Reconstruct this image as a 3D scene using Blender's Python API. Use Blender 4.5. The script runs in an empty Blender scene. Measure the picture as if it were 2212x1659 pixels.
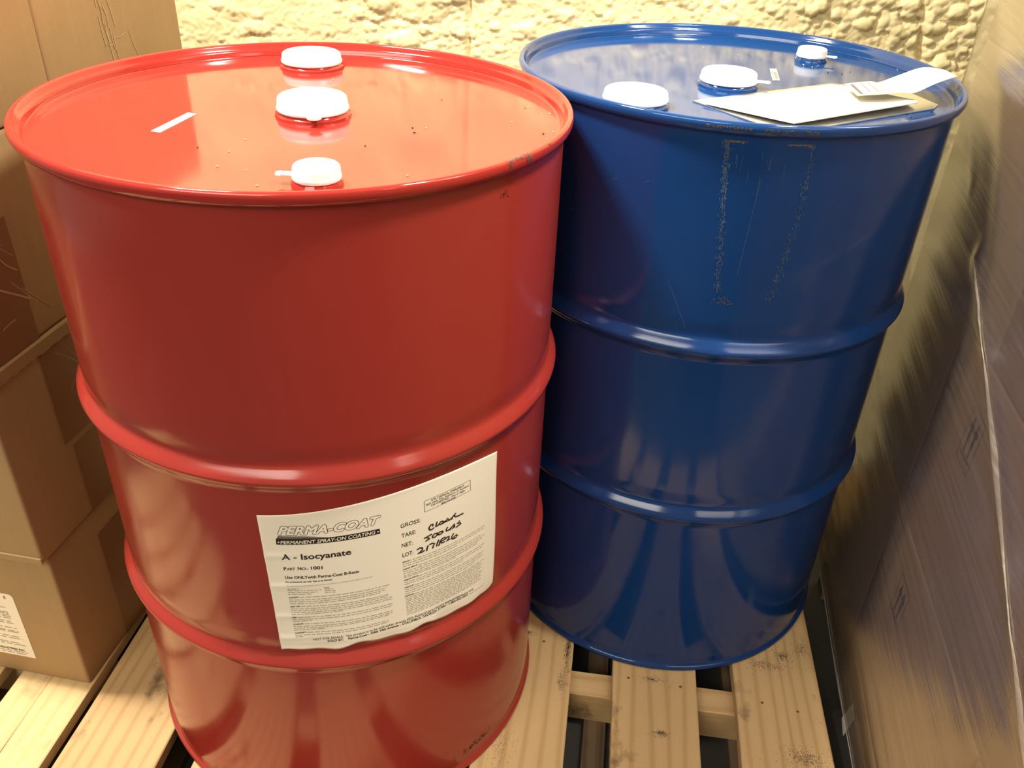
import bpy, bmesh, math, random
import numpy as np
from mathutils import Vector, Matrix

# ------------------------------------------------------------------ camera, world, lamps, exposure
scn = bpy.context.scene
COL = scn.collection
cam_d = bpy.data.cameras.new('camera')
cam = bpy.data.objects.new('camera', cam_d)
COL.objects.link(cam)
PITCH, ROLL, CAM_H, FPX = 0.5704, -0.0469, 1.162, 1857.73
cam_d.sensor_width = 36.0
cam_d.lens = FPX / 2212 * 36.0
cam_d.clip_start = 0.02
_cp, _sp, _cr, _sr = math.cos(PITCH), math.sin(PITCH), math.cos(ROLL), math.sin(ROLL)
_f = Vector((0, _cp, -_sp)); _r0 = Vector((1, 0, 0)); _d0 = Vector((0, -_sp, -_cp))
_r = _cr * _r0 + _sr * _d0
_d = -_sr * _r0 + _cr * _d0
cam.matrix_world = Matrix(((_r.x, -_d.x, -_f.x, 0), (_r.y, -_d.y, -_f.y, 0), (_r.z, -_d.z, -_f.z, CAM_H), (0, 0, 0, 1)))
scn.camera = cam

world = bpy.data.worlds.new('room_light'); scn.world = world
world.use_nodes = True
bg = world.node_tree.nodes['Background']
bg.inputs['Color'].default_value = (1.0, 0.86, 0.66, 1)
bg.inputs['Strength'].default_value = 0.18

def lamp(name, loc, aim, sx, sy, power, col=(1.0, 0.92, 0.79)):
    l = bpy.data.lights.new(name, 'AREA'); l.shape = 'RECTANGLE'; l.size = sx; l.size_y = sy
    l.energy = power; l.color = col
    o = bpy.data.objects.new(name, l); COL.objects.link(o)
    o.location = loc
    o.rotation_euler = (Vector(aim) - Vector(loc)).to_track_quat('-Z', 'Y').to_euler()
    return o
lamp('ceiling_or_fill_lamp', (-1.00, 0.93, 2.6), (0.0, 1.0, 0.0), 0.14, 0.35, 58)
lamp('ceiling_or_fill_lamp', (0.85, 0.60, 2.6), (0.2, 0.9, 0.0), 0.12, 0.3, 35)
lamp('ceiling_or_fill_lamp', (-1.50, -1.7, 2.9), (-0.3, 0.8, 0.4), 2.4, 1.2, 44)  # unseen fill light added behind the camera to brighten label and drum fronts

scn.view_settings.view_transform = 'Standard'
scn.view_settings.look = 'None'
scn.view_settings.gamma = 1.0
scn.view_settings.use_curve_mapping = False
scn.view_settings.exposure = 0.92
scn.cycles.use_denoising = True
scn.cycles.max_bounces = 8
scn.cycles.transparent_max_bounces = 12

rnd = random.Random(7)

# ------------------------------------------------------------------ helpers
class MB:
    """collects polygons and links them as one mesh object"""
    def __init__(self): self.v = []; self.f = []
    def add(self, vs, fs):
        b = len(self.v); self.v += [tuple(p) for p in vs]; self.f += [tuple(b + i for i in q) for q in fs]
    def box(self, x0, x1, y0, y1, z0, z1):
        self.add([(x, y, z) for x in (x0, x1) for y in (y0, y1) for z in (z0, z1)],
                 [(0, 1, 3, 2), (4, 6, 7, 5), (0, 4, 5, 1), (2, 3, 7, 6), (0, 2, 6, 4), (1, 5, 7, 3)])
    def lathe(self, prof, seg=128, c=(0, 0), a0=0.0, a1=2 * math.pi):
        n = len(prof); full = abs(a1 - a0 - 2 * math.pi) < 1e-6
        cols = seg if full else seg + 1
        vs = []
        for i in range(cols):
            a = a0 + (a1 - a0) * i / seg
            for r, z in prof: vs.append((c[0] + r * math.cos(a), c[1] + r * math.sin(a), z))
        fs = []
        for i in range(seg):
            j = (i + 1) % cols
            for k in range(n - 1):
                fs.append((i * n + k, j * n + k, j * n + k + 1, i * n + k + 1))
        self.add(vs, fs)
    def disc(self, r, z, seg=128, c=(0, 0)):
        vs = [(c[0] + r * math.cos(2 * math.pi * i / seg), c[1] + r * math.sin(2 * math.pi * i / seg), z) for i in range(seg)]
        self.add(vs, [tuple(range(seg))])
    def prism(self, poly, z0, z1):
        n = len(poly)
        self.add([(x, y, z0) for x, y in poly] + [(x, y, z1) for x, y in poly],
                 [tuple(range(n - 1, -1, -1)), tuple(range(n, 2 * n))] + [(i, (i + 1) % n, n + (i + 1) % n, n + i) for i in range(n)])
    def build(self, name, mat, parent=None, smooth=True, angle=35, bevel=0, bseg=2):
        me = bpy.data.meshes.new(name)
        me.from_pydata(self.v, [], self.f)
        if bevel:
            bm = bmesh.new(); bm.from_mesh(me)
            bmesh.ops.bevel(bm, geom=list(bm.edges), offset=bevel, segments=bseg, profile=0.6, affect='EDGES')
            bm.to_mesh(me); bm.free()
        if smooth:
            me.shade_smooth(); me.set_sharp_from_angle(angle=math.radians(angle))
        if mat: me.materials.append(mat)
        return link(name, me, parent)

def link(name, data, parent=None):
    o = bpy.data.objects.new(name, data); COL.objects.link(o)
    if parent: o.parent = parent
    return o

def thing(name, label, cat, loc=(0, 0, 0), rz=0.0, group=None):
    o = link(name, None); o.location = loc; o.rotation_euler = (0, 0, rz)
    o.empty_display_size = 0.05
    return tag(o, label, cat, group)

def tag(o, label, cat, group=None, kind=None):
    o['label'] = label; o['category'] = cat
    if group: o['group'] = group
    if kind: o['kind'] = kind
    return o

def copy_tree(o, parent=None):
    c = o.copy(); COL.objects.link(c)
    if parent: c.parent = parent
    for ch in list(o.children): copy_tree(ch, c)
    return c

# ------------------------------------------------------------------ materials
def nodes(name):
    m = bpy.data.materials.new(name); m.use_nodes = True
    nt = m.node_tree
    return m, nt, nt.nodes, nt.links, nt.nodes['Principled BSDF']

def simple(name, col, rough=0.6, spec=0.5, metal=0.0, noise=0.0, nscale=20, bump=0.0, bscale=200):
    m, nt, N, L, P = nodes(name)
    P.inputs['Base Color'].default_value = (*col, 1)
    P.inputs['Roughness'].default_value = rough
    P.inputs['Specular IOR Level'].default_value = spec
    P.inputs['Metallic'].default_value = metal
    tc = N.new('ShaderNodeTexCoord')
    if noise:
        n = N.new('ShaderNodeTexNoise'); n.inputs['Scale'].default_value = nscale; n.inputs['Detail'].default_value = 6
        L.new(tc.outputs['Object'], n.inputs['Vector'])
        r = N.new('ShaderNodeValToRGB')
        r.color_ramp.elements[0].position = 0.3; r.color_ramp.elements[1].position = 0.7
        r.color_ramp.elements[0].color = (*[c * (1 - noise) for c in col], 1)
        r.color_ramp.elements[1].color = (*[min(1, c * (1 + noise)) for c in col], 1)
        L.new(n.outputs['Fac'], r.inputs['Fac']); L.new(r.outputs['Color'], P.inputs['Base Color'])
    if bump:
        n2 = N.new('ShaderNodeTexNoise'); n2.inputs['Scale'].default_value = bscale; n2.inputs['Detail'].default_value = 4
        L.new(tc.outputs['Object'], n2.inputs['Vector'])
        b = N.new('ShaderNodeBump'); b.inputs['Strength'].default_value = bump; b.inputs['Distance'].default_value = 0.002
        L.new(n2.outputs['Fac'], b.inputs['Height']); L.new(b.outputs['Normal'], P.inputs['Normal'])
    return m

def paint(name, col, rough, wave=0.08, coat=0.0):
    """glossy drum enamel: faint dents and dust"""
    m, nt, N, L, P = nodes(name)
    tc = N.new('ShaderNodeTexCoord')
    P.inputs['Base Color'].default_value = (*col, 1)
    P.inputs['IOR'].default_value = 1.5
    P.inputs['Coat Weight'].default_value = coat; P.inputs['Coat Roughness'].default_value = rough * .8; P.inputs['Coat IOR'].default_value = 1.55
    n = N.new('ShaderNodeTexNoise'); n.inputs['Scale'].default_value = 3.2; n.inputs['Detail'].default_value = 3
    L.new(tc.outputs['Object'], n.inputs['Vector'])
    b = N.new('ShaderNodeBump'); b.inputs['Strength'].default_value = wave; b.inputs['Distance'].default_value = 0.02
    L.new(n.outputs['Fac'], b.inputs['Height']); L.new(b.outputs['Normal'], P.inputs['Normal'])
    n2 = N.new('ShaderNodeTexNoise'); n2.inputs['Scale'].default_value = 14; n2.inputs['Detail'].default_value = 8
    L.new(tc.outputs['Object'], n2.inputs['Vector'])
    mr = N.new('ShaderNodeMapRange'); mr.inputs['To Min'].default_value = rough * 0.75; mr.inputs['To Max'].default_value = rough * 1.4
    mr.inputs['From Min'].default_value = 0.3; mr.inputs['From Max'].default_value = 0.7
    L.new(n2.outputs['Fac'], mr.inputs['Value']); L.new(mr.outputs['Result'], P.inputs['Roughness'])
    return m

def wood(name, c_lo, c_hi, stain=0.5):
    m, nt, N, L, P = nodes(name)
    tc = N.new('ShaderNodeTexCoord'); oi = N.new('ShaderNodeObjectInfo')
    mu = N.new('ShaderNodeMath'); mu.operation = 'MULTIPLY'; mu.inputs[1].default_value = 17.0
    L.new(oi.outputs['Random'], mu.inputs[0])
    cx = N.new('ShaderNodeCombineXYZ'); L.new(mu.outputs[0], cx.inputs['X']); L.new(mu.outputs[0], cx.inputs['Y'])
    va = N.new('ShaderNodeVectorMath'); va.operation = 'ADD'
    L.new(tc.outputs['Object'], va.inputs[0]); L.new(cx.outputs[0], va.inputs[1])
    def mapped(s):
        mp = N.new('ShaderNodeMapping'); mp.inputs['Scale'].default_value = s
        L.new(va.outputs[0], mp.inputs['Vector']); return mp
    mp = mapped((1, 0.12, 1))
    nz = N.new('ShaderNodeTexNoise'); nz.inputs['Scale'].default_value = 9; nz.inputs['Detail'].default_value = 2
    L.new(mp.outputs[0], nz.inputs['Vector'])
    # growth rings: distorted bands along the board
    wv = N.new('ShaderNodeTexWave'); wv.wave_type = 'BANDS'; wv.bands_direction = 'X'
    wv.inputs['Scale'].default_value = 13; wv.inputs['Distortion'].default_value = 11.0
    wv.inputs['Detail'].default_value = 2.0; wv.inputs['Detail Scale'].default_value = 0.45
    L.new(mp.outputs[0], wv.inputs['Vector'])
    mp2 = mapped((60, 3, 60))
    fib = N.new('ShaderNodeTexNoise'); fib.inputs['Scale'].default_value = 4; fib.inputs['Detail'].default_value = 5
    L.new(mp2.outputs[0], fib.inputs['Vector'])
    r = N.new('ShaderNodeValToRGB'); e = r.color_ramp.elements
    e[0].position = 0.0; e[0].color = (*c_hi, 1); e[1].position = 1.0; e[1].color = (*c_lo, 1)
    e2 = r.color_ramp.elements.new(0.66); e2.color = (*[0.86 * a + 0.14 * b for a, b in zip(c_hi, c_lo)], 1)
    mx0 = N.new('ShaderNodeMath'); mx0.operation = 'MULTIPLY_ADD'; mx0.inputs[1].default_value = 0.75
    ad = N.new('ShaderNodeMath'); ad.operation = 'MULTIPLY'; ad.inputs[1].default_value = 0.3
    L.new(fib.outputs['Fac'], ad.inputs[0]); L.new(wv.outputs['Fac'], mx0.inputs[0]); L.new(ad.outputs[0], mx0.inputs[2])
    L.new(mx0.outputs[0], r.inputs['Fac'])
    # grime: sparse dark scuffs and broad grey soiling
    mp3 = mapped((1.6, 1, 1))
    g = N.new('ShaderNodeTexNoise'); g.inputs['Scale'].default_value = 9; g.inputs['Detail'].default_value = 7; g.inputs['Roughness'].default_value = 0.62
    L.new(mp3.outputs[0], g.inputs['Vector'])
    gr = N.new('ShaderNodeValToRGB'); gr.color_ramp.elements[0].position = 0.60; gr.color_ramp.elements[1].position = 0.72
    L.new(g.outputs['Fac'], gr.inputs['Fac'])
    gs = N.new('ShaderNodeMath'); gs.operation = 'MULTIPLY'; gs.inputs[1].default_value = stain
    L.new(gr.outputs['Color'], gs.inputs[0])
    mix = N.new('ShaderNodeMix'); mix.data_type = 'RGBA'
    L.new(gs.outputs[0], mix.inputs['Factor']); L.new(r.outputs['Color'], mix.inputs['A'])
    mix.inputs['B'].default_value = (0.035, 0.028, 0.022, 1)
    L.new(mix.outputs['Result'], P.inputs['Base Color'])
    P.inputs['Roughness'].default_value = 0.75; P.inputs['Specular IOR Level'].default_value = 0.25
    b = N.new('ShaderNodeBump'); b.inputs['Strength'].default_value = 0.35; b.inputs['Distance'].default_value = 0.002
    L.new(fib.outputs['Fac'], b.inputs['Height']); L.new(b.outputs['Normal'], P.inputs['Normal'])
    return m

def cardboard(name, col):
    m, nt, N, L, P = nodes(name)
    tc = N.new('ShaderNodeTexCoord')
    n = N.new('ShaderNodeTexNoise'); n.inputs['Scale'].default_value = 5; n.inputs['Detail'].default_value = 8
    L.new(tc.outputs['Object'], n.inputs['Vector'])
    mp = N.new('ShaderNodeMapping'); mp.inputs['Scale'].default_value = (120, 120, 4)
    L.new(tc.outputs['Object'], mp.inputs['Vector'])
    fl = N.new('ShaderNodeTexNoise'); fl.inputs['Scale'].default_value = 1.5; fl.inputs['Detail'].default_value = 3
    L.new(mp.outputs[0], fl.inputs['Vector'])
    ad = N.new('ShaderNodeMath'); ad.operation = 'MULTIPLY_ADD'; ad.inputs[1].default_value = 0.3
    L.new(fl.outputs['Fac'], ad.inputs[0]); L.new(n.outputs['Fac'], ad.inputs[2])
    r = N.new('ShaderNodeValToRGB'); e = r.color_ramp.elements
    e[0].position = 0.45; e[1].position = 0.9
    e[0].color = (*[c * 0.88 for c in col], 1); e[1].color = (*[min(1, c * 1.1) for c in col], 1)
    L.new(ad.outputs[0], r.inputs['Fac']); L.new(r.outputs['Color'], P.inputs['Base Color'])
    P.inputs['Roughness'].default_value = 0.62; P.inputs['Specular IOR Level'].default_value = 0.3
    b = N.new('ShaderNodeBump'); b.inputs['Strength'].default_value = 0.12; b.inputs['Distance'].default_value = 0.003
    L.new(ad.outputs[0], b.inputs['Height']); L.new(b.outputs['Normal'], P.inputs['Normal'])
    return m

def film(name, base, streak, gloss, haze_col):
    """stretch wrap: see-through, streaky, shiny"""
    m, nt, N, L, P = nodes(name)
    N.remove(P); out = N['Material Output']
    tc = N.new('ShaderNodeTexCoord')
    rot = N.new('ShaderNodeMapping'); rot.inputs['Rotation'].default_value = (math.radians(-4), 0, 0)
    L.new(tc.outputs['Object'], rot.inputs['Vector'])
    mp = N.new('ShaderNodeMapping'); mp.inputs['Scale'].default_value = (8, 1.6, 90)
    L.new(rot.outputs[0], mp.inputs['Vector'])
    n = N.new('ShaderNodeTexNoise'); n.inputs['Scale'].default_value = 1.6; n.inputs['Detail'].default_value = 6; n.inputs['Roughness'].default_value = 0.6
    L.new(mp.outputs[0], n.inputs['Vector'])
    n2 = N.new('ShaderNodeTexNoise'); n2.inputs['Scale'].default_value = 3.0; n2.inputs['Detail'].default_value = 3
    L.new(tc.outputs['Object'], n2.inputs['Vector'])
    mr = N.new('ShaderNodeMapRange'); mr.inputs['From Min'].default_value = 0.42; mr.inputs['From Max'].default_value = 0.75
    mr.inputs['To Min'].default_value = base; mr.inputs['To Max'].default_value = base + streak
    L.new(n.outputs['Fac'], mr.inputs['Value'])
    mm = N.new('ShaderNodeMath'); mm.operation = 'MULTIPLY'
    L.new(mr.outputs['Result'], mm.inputs[0])
    mr2 = N.new('ShaderNodeMapRange'); mr2.inputs['To Min'].default_value = 0.5; mr2.inputs['To Max'].default_value = 1.4
    mr2.inputs['From Min'].default_value = 0.3; mr2.inputs['From Max'].default_value = 0.7
    L.new(n2.outputs['Fac'], mr2.inputs['Value']); L.new(mr2.outputs['Result'], mm.inputs[1])
    bp = N.new('ShaderNodeBump'); bp.inputs['Strength'].default_value = 0.3; bp.inputs['Distance'].default_value = 0.0015
    L.new(n.outputs['Fac'], bp.inputs['Height'])
    tr = N.new('ShaderNodeBsdfTransparent'); tr.inputs['Color'].default_value = (0.93, 0.92, 0.90, 1)
    gl = N.new('ShaderNodeBsdfGlossy'); gl.inputs['Roughness'].default_value = 0.2; gl.inputs['Color'].default_value = (0.9, 0.9, 0.9, 1)
    L.new(bp.outputs['Normal'], gl.inputs['Normal'])
    df = N.new('ShaderNodeBsdfDiffuse'); df.inputs['Color'].default_value = (*haze_col, 1)
    fr = N.new('ShaderNodeFresnel'); fr.inputs['IOR'].default_value = 1.5
    L.new(bp.outputs['Normal'], fr.inputs['Normal'])
    fm = N.new('ShaderNodeMath'); fm.operation = 'MULTIPLY'; fm.inputs[1].default_value = gloss; fm.use_clamp = True
    L.new(fr.outputs[0], fm.inputs[0])
    m1 = N.new('ShaderNodeMixShader'); m2 = N.new('ShaderNodeMixShader')
    L.new(mm.outputs[0], m1.inputs[0]); L.new(tr.outputs[0], m1.inputs[1]); L.new(df.outputs[0], m1.inputs[2])
    L.new(fm.outputs[0], m2.inputs[0]); L.new(m1.outputs[0], m2.inputs[1]); L.new(gl.outputs[0], m2.inputs[2])
    L.new(m2.outputs[0], out.inputs['Surface'])
    return m

M = {}
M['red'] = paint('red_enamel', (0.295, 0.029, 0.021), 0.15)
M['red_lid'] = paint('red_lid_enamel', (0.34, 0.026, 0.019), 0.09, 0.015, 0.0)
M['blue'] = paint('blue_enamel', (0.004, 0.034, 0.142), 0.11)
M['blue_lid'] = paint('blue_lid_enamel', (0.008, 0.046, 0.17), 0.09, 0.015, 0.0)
M['cap'] = simple('white_plastic', (0.86, 0.85, 0.82), 0.35)
M['paper'] = simple('white_paper', (0.70, 0.68, 0.60), 0.6, 0.3, noise=0.03, nscale=30)
M['lblpaper'] = simple('cream_label_paper', (0.86, 0.80, 0.67), 0.45, 0.4, bump=0.10, bscale=25)
M['ink'] = simple('black_ink', (0.022, 0.018, 0.013), 0.5, 0.3)
M['greyink'] = simple('grey_fine_print', (0.42, 0.38, 0.30), 0.6, 0.2)
M['redink'] = simple('red_ink', (0.45, 0.05, 0.04), 0.6, 0.2)
M['midink'] = simple('halftone_ink', (0.16, 0.14, 0.11), 0.6, 0.2)
M['card'] = cardboard('kraft_cardboard', (0.36, 0.235, 0.11))
M['cardpink'] = cardboard('brown_cardboard', (0.27, 0.155, 0.08))
M['tape'] = simple('brown_packing_tape', (0.23, 0.12, 0.055), 0.28, 0.5, bump=0.05, bscale=60)
M['torn'] = simple('torn_paper_fibre', (0.46, 0.33, 0.18), 0.8, 0.1)
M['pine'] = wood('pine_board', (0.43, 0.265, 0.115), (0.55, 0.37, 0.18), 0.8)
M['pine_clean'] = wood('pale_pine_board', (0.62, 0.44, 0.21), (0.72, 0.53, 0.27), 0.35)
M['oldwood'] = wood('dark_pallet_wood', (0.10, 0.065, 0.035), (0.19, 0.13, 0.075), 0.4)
M['concrete'] = simple('concrete', (0.055, 0.053, 0.046), 0.55, 0.4, noise=0.25, nscale=7, bump=0.2, bscale=80)
M['foam'] = simple('spray_foam', (0.74, 0.63, 0.35), 0.75, 0.3, noise=0.05, nscale=8)
M['nail'] = simple('rusty_nail', (0.17, 0.10, 0.055), 0.6, 0.4, 0.5)
M['bare'] = simple('bare_scraped_steel', (0.10, 0.10, 0.09), 0.5, 0.5, 0.3, noise=0.3, nscale=200)
M['rust'] = simple('rusty_smear', (0.085, 0.066, 0.042), 0.7, 0.2, noise=0.4, nscale=120)
M['glue'] = simple('glue_residue', (0.045, 0.075, 0.125), 0.7, 0.2, noise=0.4, nscale=160)
M['scratch'] = simple('pale_scratch', (0.05, 0.09, 0.17), 0.6, 0.3)
M['dark'] = simple('dark_dirt', (0.03, 0.02, 0.015), 0.8, 0.2)
M['scuff'] = simple('dark_rubbed_scuff', (0.15, 0.11, 0.07), 0.8, 0.2, noise=0.5, nscale=150)
M['straw'] = simple('pale_splinter', (0.75, 0.55, 0.30), 0.7, 0.2)
M['film'] = film('stretch_film', 0.25, 0.30, 0.6, (0.33, 0.245, 0.155))
M['fold'] = film('bunched_film', 0.30, 0.35, 0.25, (0.52, 0.46, 0.38))
M['pouch'] = film('clear_pouch', 0.08, 0.15, 1.0, (0.60, 0.57, 0.50))

LABEL_TEXT = [["PERMA-COAT",-1.5629,0.52058,-1.20272,0.52395,0.01107,"logo"],["PERMANENT SPRAY-ON COATING",-1.55977,0.50704,-1.21195,0.51071,0.00465,"banner"],["\u2022",-1.57121,0.50685,-1.56507,0.50714,0.00473,"banner"],["\u2022",-1.2048,0.51079,-1.19814,0.51063,0.00468,"banner"],["A - Isocyanate",-1.56232,0.48386,-1.30592,0.48674,0.00786,"bold"],["P",-1.56099,0.46778,-1.55144,0.46802,0.00459,"bold"],["ART",-1.54906,0.46805,-1.51823,0.46858,0.00353,"bold"],["N",-1.50836,0.46861,-1.49588,0.46878,0.00457,"bold"],["O.:",-1.49424,0.46878,-1.46888,0.46908,0.00351,"bold"],["1001",-1.45837,0.46904,-1.41637,0.46897,0.00455,"bold"],["Use ONLYwith Perma-Coat B-Resin",-1.56077,0.45499,-1.281,0.45749,0.00403,"bold"],["For professional use only. Not to be thinned.",-1.56058,0.44876,-1.38463,0.45087,0.00243,"bold"],["The following components of this product are listed in accordance with right-to-know laws.",-1.55903,0.44291,-1.2284,0.44677,0.00229,"reg"],["GROSS:",-1.11214,0.51022,-1.0317,0.5106,0.00559,"semi"],["TARE:",-1.10973,0.49555,-1.05092,0.49589,0.00569,"semi"],["NET:",-1.10994,0.48092,-1.06607,0.48062,0.00577,"semi"],["LOT:",-1.10881,0.46589,-1.06451,0.4658,0.00587,"semi"],["FOR CHEMICAL EMERGENCY",-0.98365,0.53514,-0.83261,0.53644,0.00281,"semi"],["Spill, Leak, Fire, Exposure, or Accident",-1.00657,0.53113,-0.80996,0.53294,0.00282,"semi"],["Call CHEMTREC - Day or Night",-0.9854,0.52788,-0.82996,0.52889,0.00283,"semi"],["800-424-9300",-0.94011,0.52469,-0.87445,0.52481,0.00285,"semi"],["NOT FOR RESALE:  This product is to be sold either directly from Perma-Coat or from a licensed distributor only.",-1.48278,0.35432,-0.77631,0.36213,0.00356,"semi"],["SOLD BY:    Perma-Coat - 5006 14th Avenue - COLUMBUS, GEORGIA 31904 - 1-866-362-2663",-1.42773,0.3506,-0.80883,0.35847,0.00359,"bold"],["WARNING:",-1.55786,0.42395,-1.51786,0.42544,0.00208,"bold"],["FIRST AID:",-1.55605,0.40934,-1.51688,0.41082,0.00211,"bold"],["FIRE:",-1.55497,0.39223,-1.53626,0.39313,0.00215,"bold"],["STORAGE:",-1.55428,0.38052,-1.51327,0.38231,0.00218,"bold"],["WARRANTY:",-1.55207,0.36618,-1.50613,0.36796,0.00221,"bold"],["SPILLS:",-1.10981,0.45689,-1.08057,0.4574,0.00201,"bold"],["MINOR SPILLS:",-1.10851,0.44515,-1.04903,0.44658,0.00203,"bold"],["MAJOR SPILLS:",-1.10723,0.42782,-1.04502,0.42905,0.00207,"bold"],["CLEAN UP:",-1.10637,0.41605,-1.06589,0.41628,0.0021,"bold"],["DISPOSAL:",-1.10522,0.40175,-1.06435,0.4024,0.00212,"bold"]]
FINE_PRINT = [[-1.55861,0.43808,-1.51582,0.43874],[-1.55825,0.43587,-1.42861,0.43669],[-1.55819,0.43281,-1.44393,0.4335],[-1.55858,0.42974,-1.46475,0.43077],[-1.41889,0.43987,-1.39789,0.43961],[-1.41839,0.43754,-1.38514,0.43731],[-1.41692,0.43472,-1.37588,0.43417],[-1.41654,0.43192,-1.37655,0.4314],[-1.51448,0.42545,-1.16682,0.42838],[-1.55776,0.42095,-1.18152,0.42464],[-1.5577,0.41784,-1.18191,0.42184],[-1.55763,0.41473,-1.20469,0.41895],[-1.51345,0.41092,-1.17357,0.41338],[-1.55588,0.40648,-1.17389,0.41102],[-1.55572,0.40361,-1.15871,0.408],[-1.55555,0.40073,-1.15669,0.40489],[-1.55492,0.39785,-1.35327,0.40056],[-1.53281,0.39316,-1.15891,0.39687],[-1.5543,0.38942,-1.15933,0.39349],[-1.55423,0.38621,-1.47949,0.38783],[-1.50982,0.38231,-1.15917,0.38511],[-1.55361,0.37767,-1.15953,0.38218],[-1.55343,0.37471,-1.17204,0.37957],[-1.55319,0.37194,-1.42842,0.3736],[-1.50266,0.36795,-1.17688,0.3706],[-1.55179,0.36349,-1.17847,0.36775],[-1.55145,0.36099,-1.52193,0.36194],[-1.07807,0.45736,-0.71699,0.45736],[-1.10938,0.45396,-0.71699,0.45396],[-1.10901,0.45054,-0.86596,0.45054],[-1.04623,0.44563,-0.73656,0.44563],[-1.10809,0.44218,-0.71699,0.44218],[-1.10774,0.43901,-0.72871,0.43901],[-1.10738,0.43573,-0.75603,0.43573],[-1.1071,0.43324,-0.87303,0.43324],[-1.04297,0.42824,-0.71699,0.42824],[-1.10617,0.42472,-0.72867,0.42472],[-1.10583,0.42169,-0.83364,0.42169],[-1.06288,0.41612,-0.71699,0.41612],[-1.10488,0.41306,-0.72863,0.41306],[-1.10452,0.40979,-0.72474,0.40979],[-1.10415,0.4064,-0.77119,0.4064],[-1.06135,0.40177,-0.71699,0.40177],[-1.10334,0.39908,-0.73322,0.39908],[-1.10305,0.39638,-0.72239,0.39638],[-1.10275,0.39367,-0.73859,0.39367],[-1.10245,0.39096,-0.72778,0.39096],[-1.10215,0.38823,-0.74395,0.38823],[-1.10185,0.3855,-0.73315,0.3855],[-1.10155,0.38276,-0.72237,0.38276],[-1.10124,0.38002,-0.73851,0.38002],[-1.10094,0.37726,-0.72774,0.37726],[-1.10064,0.3745,-0.74385,0.3745],[-1.10033,0.37173,-0.73309,0.37173],[-1.0996,0.36508,-0.84708,0.36508],[-0.8009,0.3578,-0.7076,0.35663]]
LBL_BOX = [[-1.01373,0.53844],[-0.80291,0.54077],[-0.80095,0.52542],[-1.01269,0.52261]]
LBL_BAN = [[-1.57577,0.50584],[-1.19113,0.50951],[-1.19311,0.51701],[-1.38237,0.51523],[-1.57537,0.51314]]
LBL_WEDGE = [[-1.57537,0.51314],[-1.38241,0.51505],[-1.46529,0.51908],[-1.56197,0.51997]]
LBL_HW = [[[-0.97922,0.4985],[-0.97912,0.50101],[-0.98764,0.50107],[-0.99453,0.49844],[-0.9955,0.49591],[-0.99135,0.4939],[-0.9837,0.49349],[-0.97594,0.49483]],[[-0.96016,0.50154],[-0.96461,0.49803],[-0.96554,0.4958],[-0.95859,0.49574],[-0.94979,0.49778],[-0.94447,0.49999],[-0.93564,0.49965],[-0.92996,0.49797],[-0.93391,0.49675],[-0.94456,0.49588],[-0.95068,0.49731]],[[-0.93392,0.49604],[-0.92496,0.49726],[-0.91231,0.50046],[-0.90595,0.49659],[-0.91776,0.49711],[-0.92496,0.49714]],[[-0.90595,0.49659],[-0.89216,0.49841]],[[-0.89215,0.49663],[-0.88846,0.49963],[-0.87449,0.50257],[-0.88007,0.49927],[-0.87346,0.49727],[-0.85823,0.49684],[-0.83788,0.49693]],[[-0.98572,0.48635],[-1.01547,0.48455],[-0.997,0.48247],[-0.99538,0.48076],[-1.00987,0.47936]],[[-0.95891,0.4848],[-0.97283,0.48551],[-0.98156,0.48311],[-0.97993,0.48079],[-0.97128,0.48022],[-0.96074,0.48206],[-0.95891,0.4848]],[[-0.93589,0.48455],[-0.94833,0.48511],[-0.95719,0.48336],[-0.95372,0.48138],[-0.94308,0.48138],[-0.93376,0.48274],[-0.93589,0.48455]],[[-0.91327,0.48695],[-0.91875,0.48446],[-0.91786,0.48223],[-0.90687,0.48211],[-0.89763,0.48373]],[[-0.90133,0.48158],[-0.89392,0.48437],[-0.88084,0.48718],[-0.88268,0.48386],[-0.89017,0.4817],[-0.87889,0.48268],[-0.87988,0.48584]],[[-0.8551,0.488],[-0.86563,0.48604],[-0.8521,0.48482],[-0.84873,0.48278],[-0.85881,0.48196],[-0.87031,0.48105]],[[-1.04632,0.47103],[-1.03629,0.4722],[-1.02635,0.47094],[-1.02482,0.46863],[-1.03335,0.46638],[-1.04347,0.46462],[-1.03013,0.46446],[-1.01826,0.46566]],[[-1.00182,0.47108],[-1.0054,0.46792],[-1.00729,0.46452]],[[-0.99322,0.47205],[-0.98286,0.47246],[-0.9725,0.47043],[-0.97784,0.46753],[-0.98056,0.46486]],[[-0.95393,0.47328],[-0.95934,0.4698],[-0.96299,0.46575]],[[-0.94328,0.47175],[-0.94872,0.46828],[-0.95326,0.46497]],[[-0.94868,0.4701],[-0.93787,0.47339],[-0.92521,0.47366],[-0.9225,0.47144],[-0.93251,0.47018],[-0.94332,0.46993],[-0.93979,0.46668],[-0.92711,0.46694]],[[-0.92342,0.47066],[-0.91426,0.47233],[-0.90503,0.47155],[-0.90781,0.46923],[-0.91612,0.46683],[-0.90317,0.4673]],[[-0.88444,0.47295],[-0.89101,0.47001],[-0.89381,0.46708],[-0.88814,0.46528],[-0.87481,0.46501],[-0.86522,0.46716],[-0.87104,0.46932],[-0.88248,0.46745]]]
LBL_TOP = [[-1.63467,0.54569],[-1.48766,0.5499],[-1.3219,0.55549],[-1.17796,0.56007],[-1.04352,0.5644],[-0.88515,0.5655],[-0.77184,0.56317],[-0.65874,0.55932]]
LBL_BOT = [[-1.6138,0.33747],[-1.46332,0.33965],[-1.36884,0.33978],[-1.27665,0.3428],[-1.16138,0.34216],[-1.06012,0.34538],[-0.92952,0.34248],[-0.83328,0.34265],[-0.75383,0.34133],[-0.64575,0.33756]]
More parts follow.
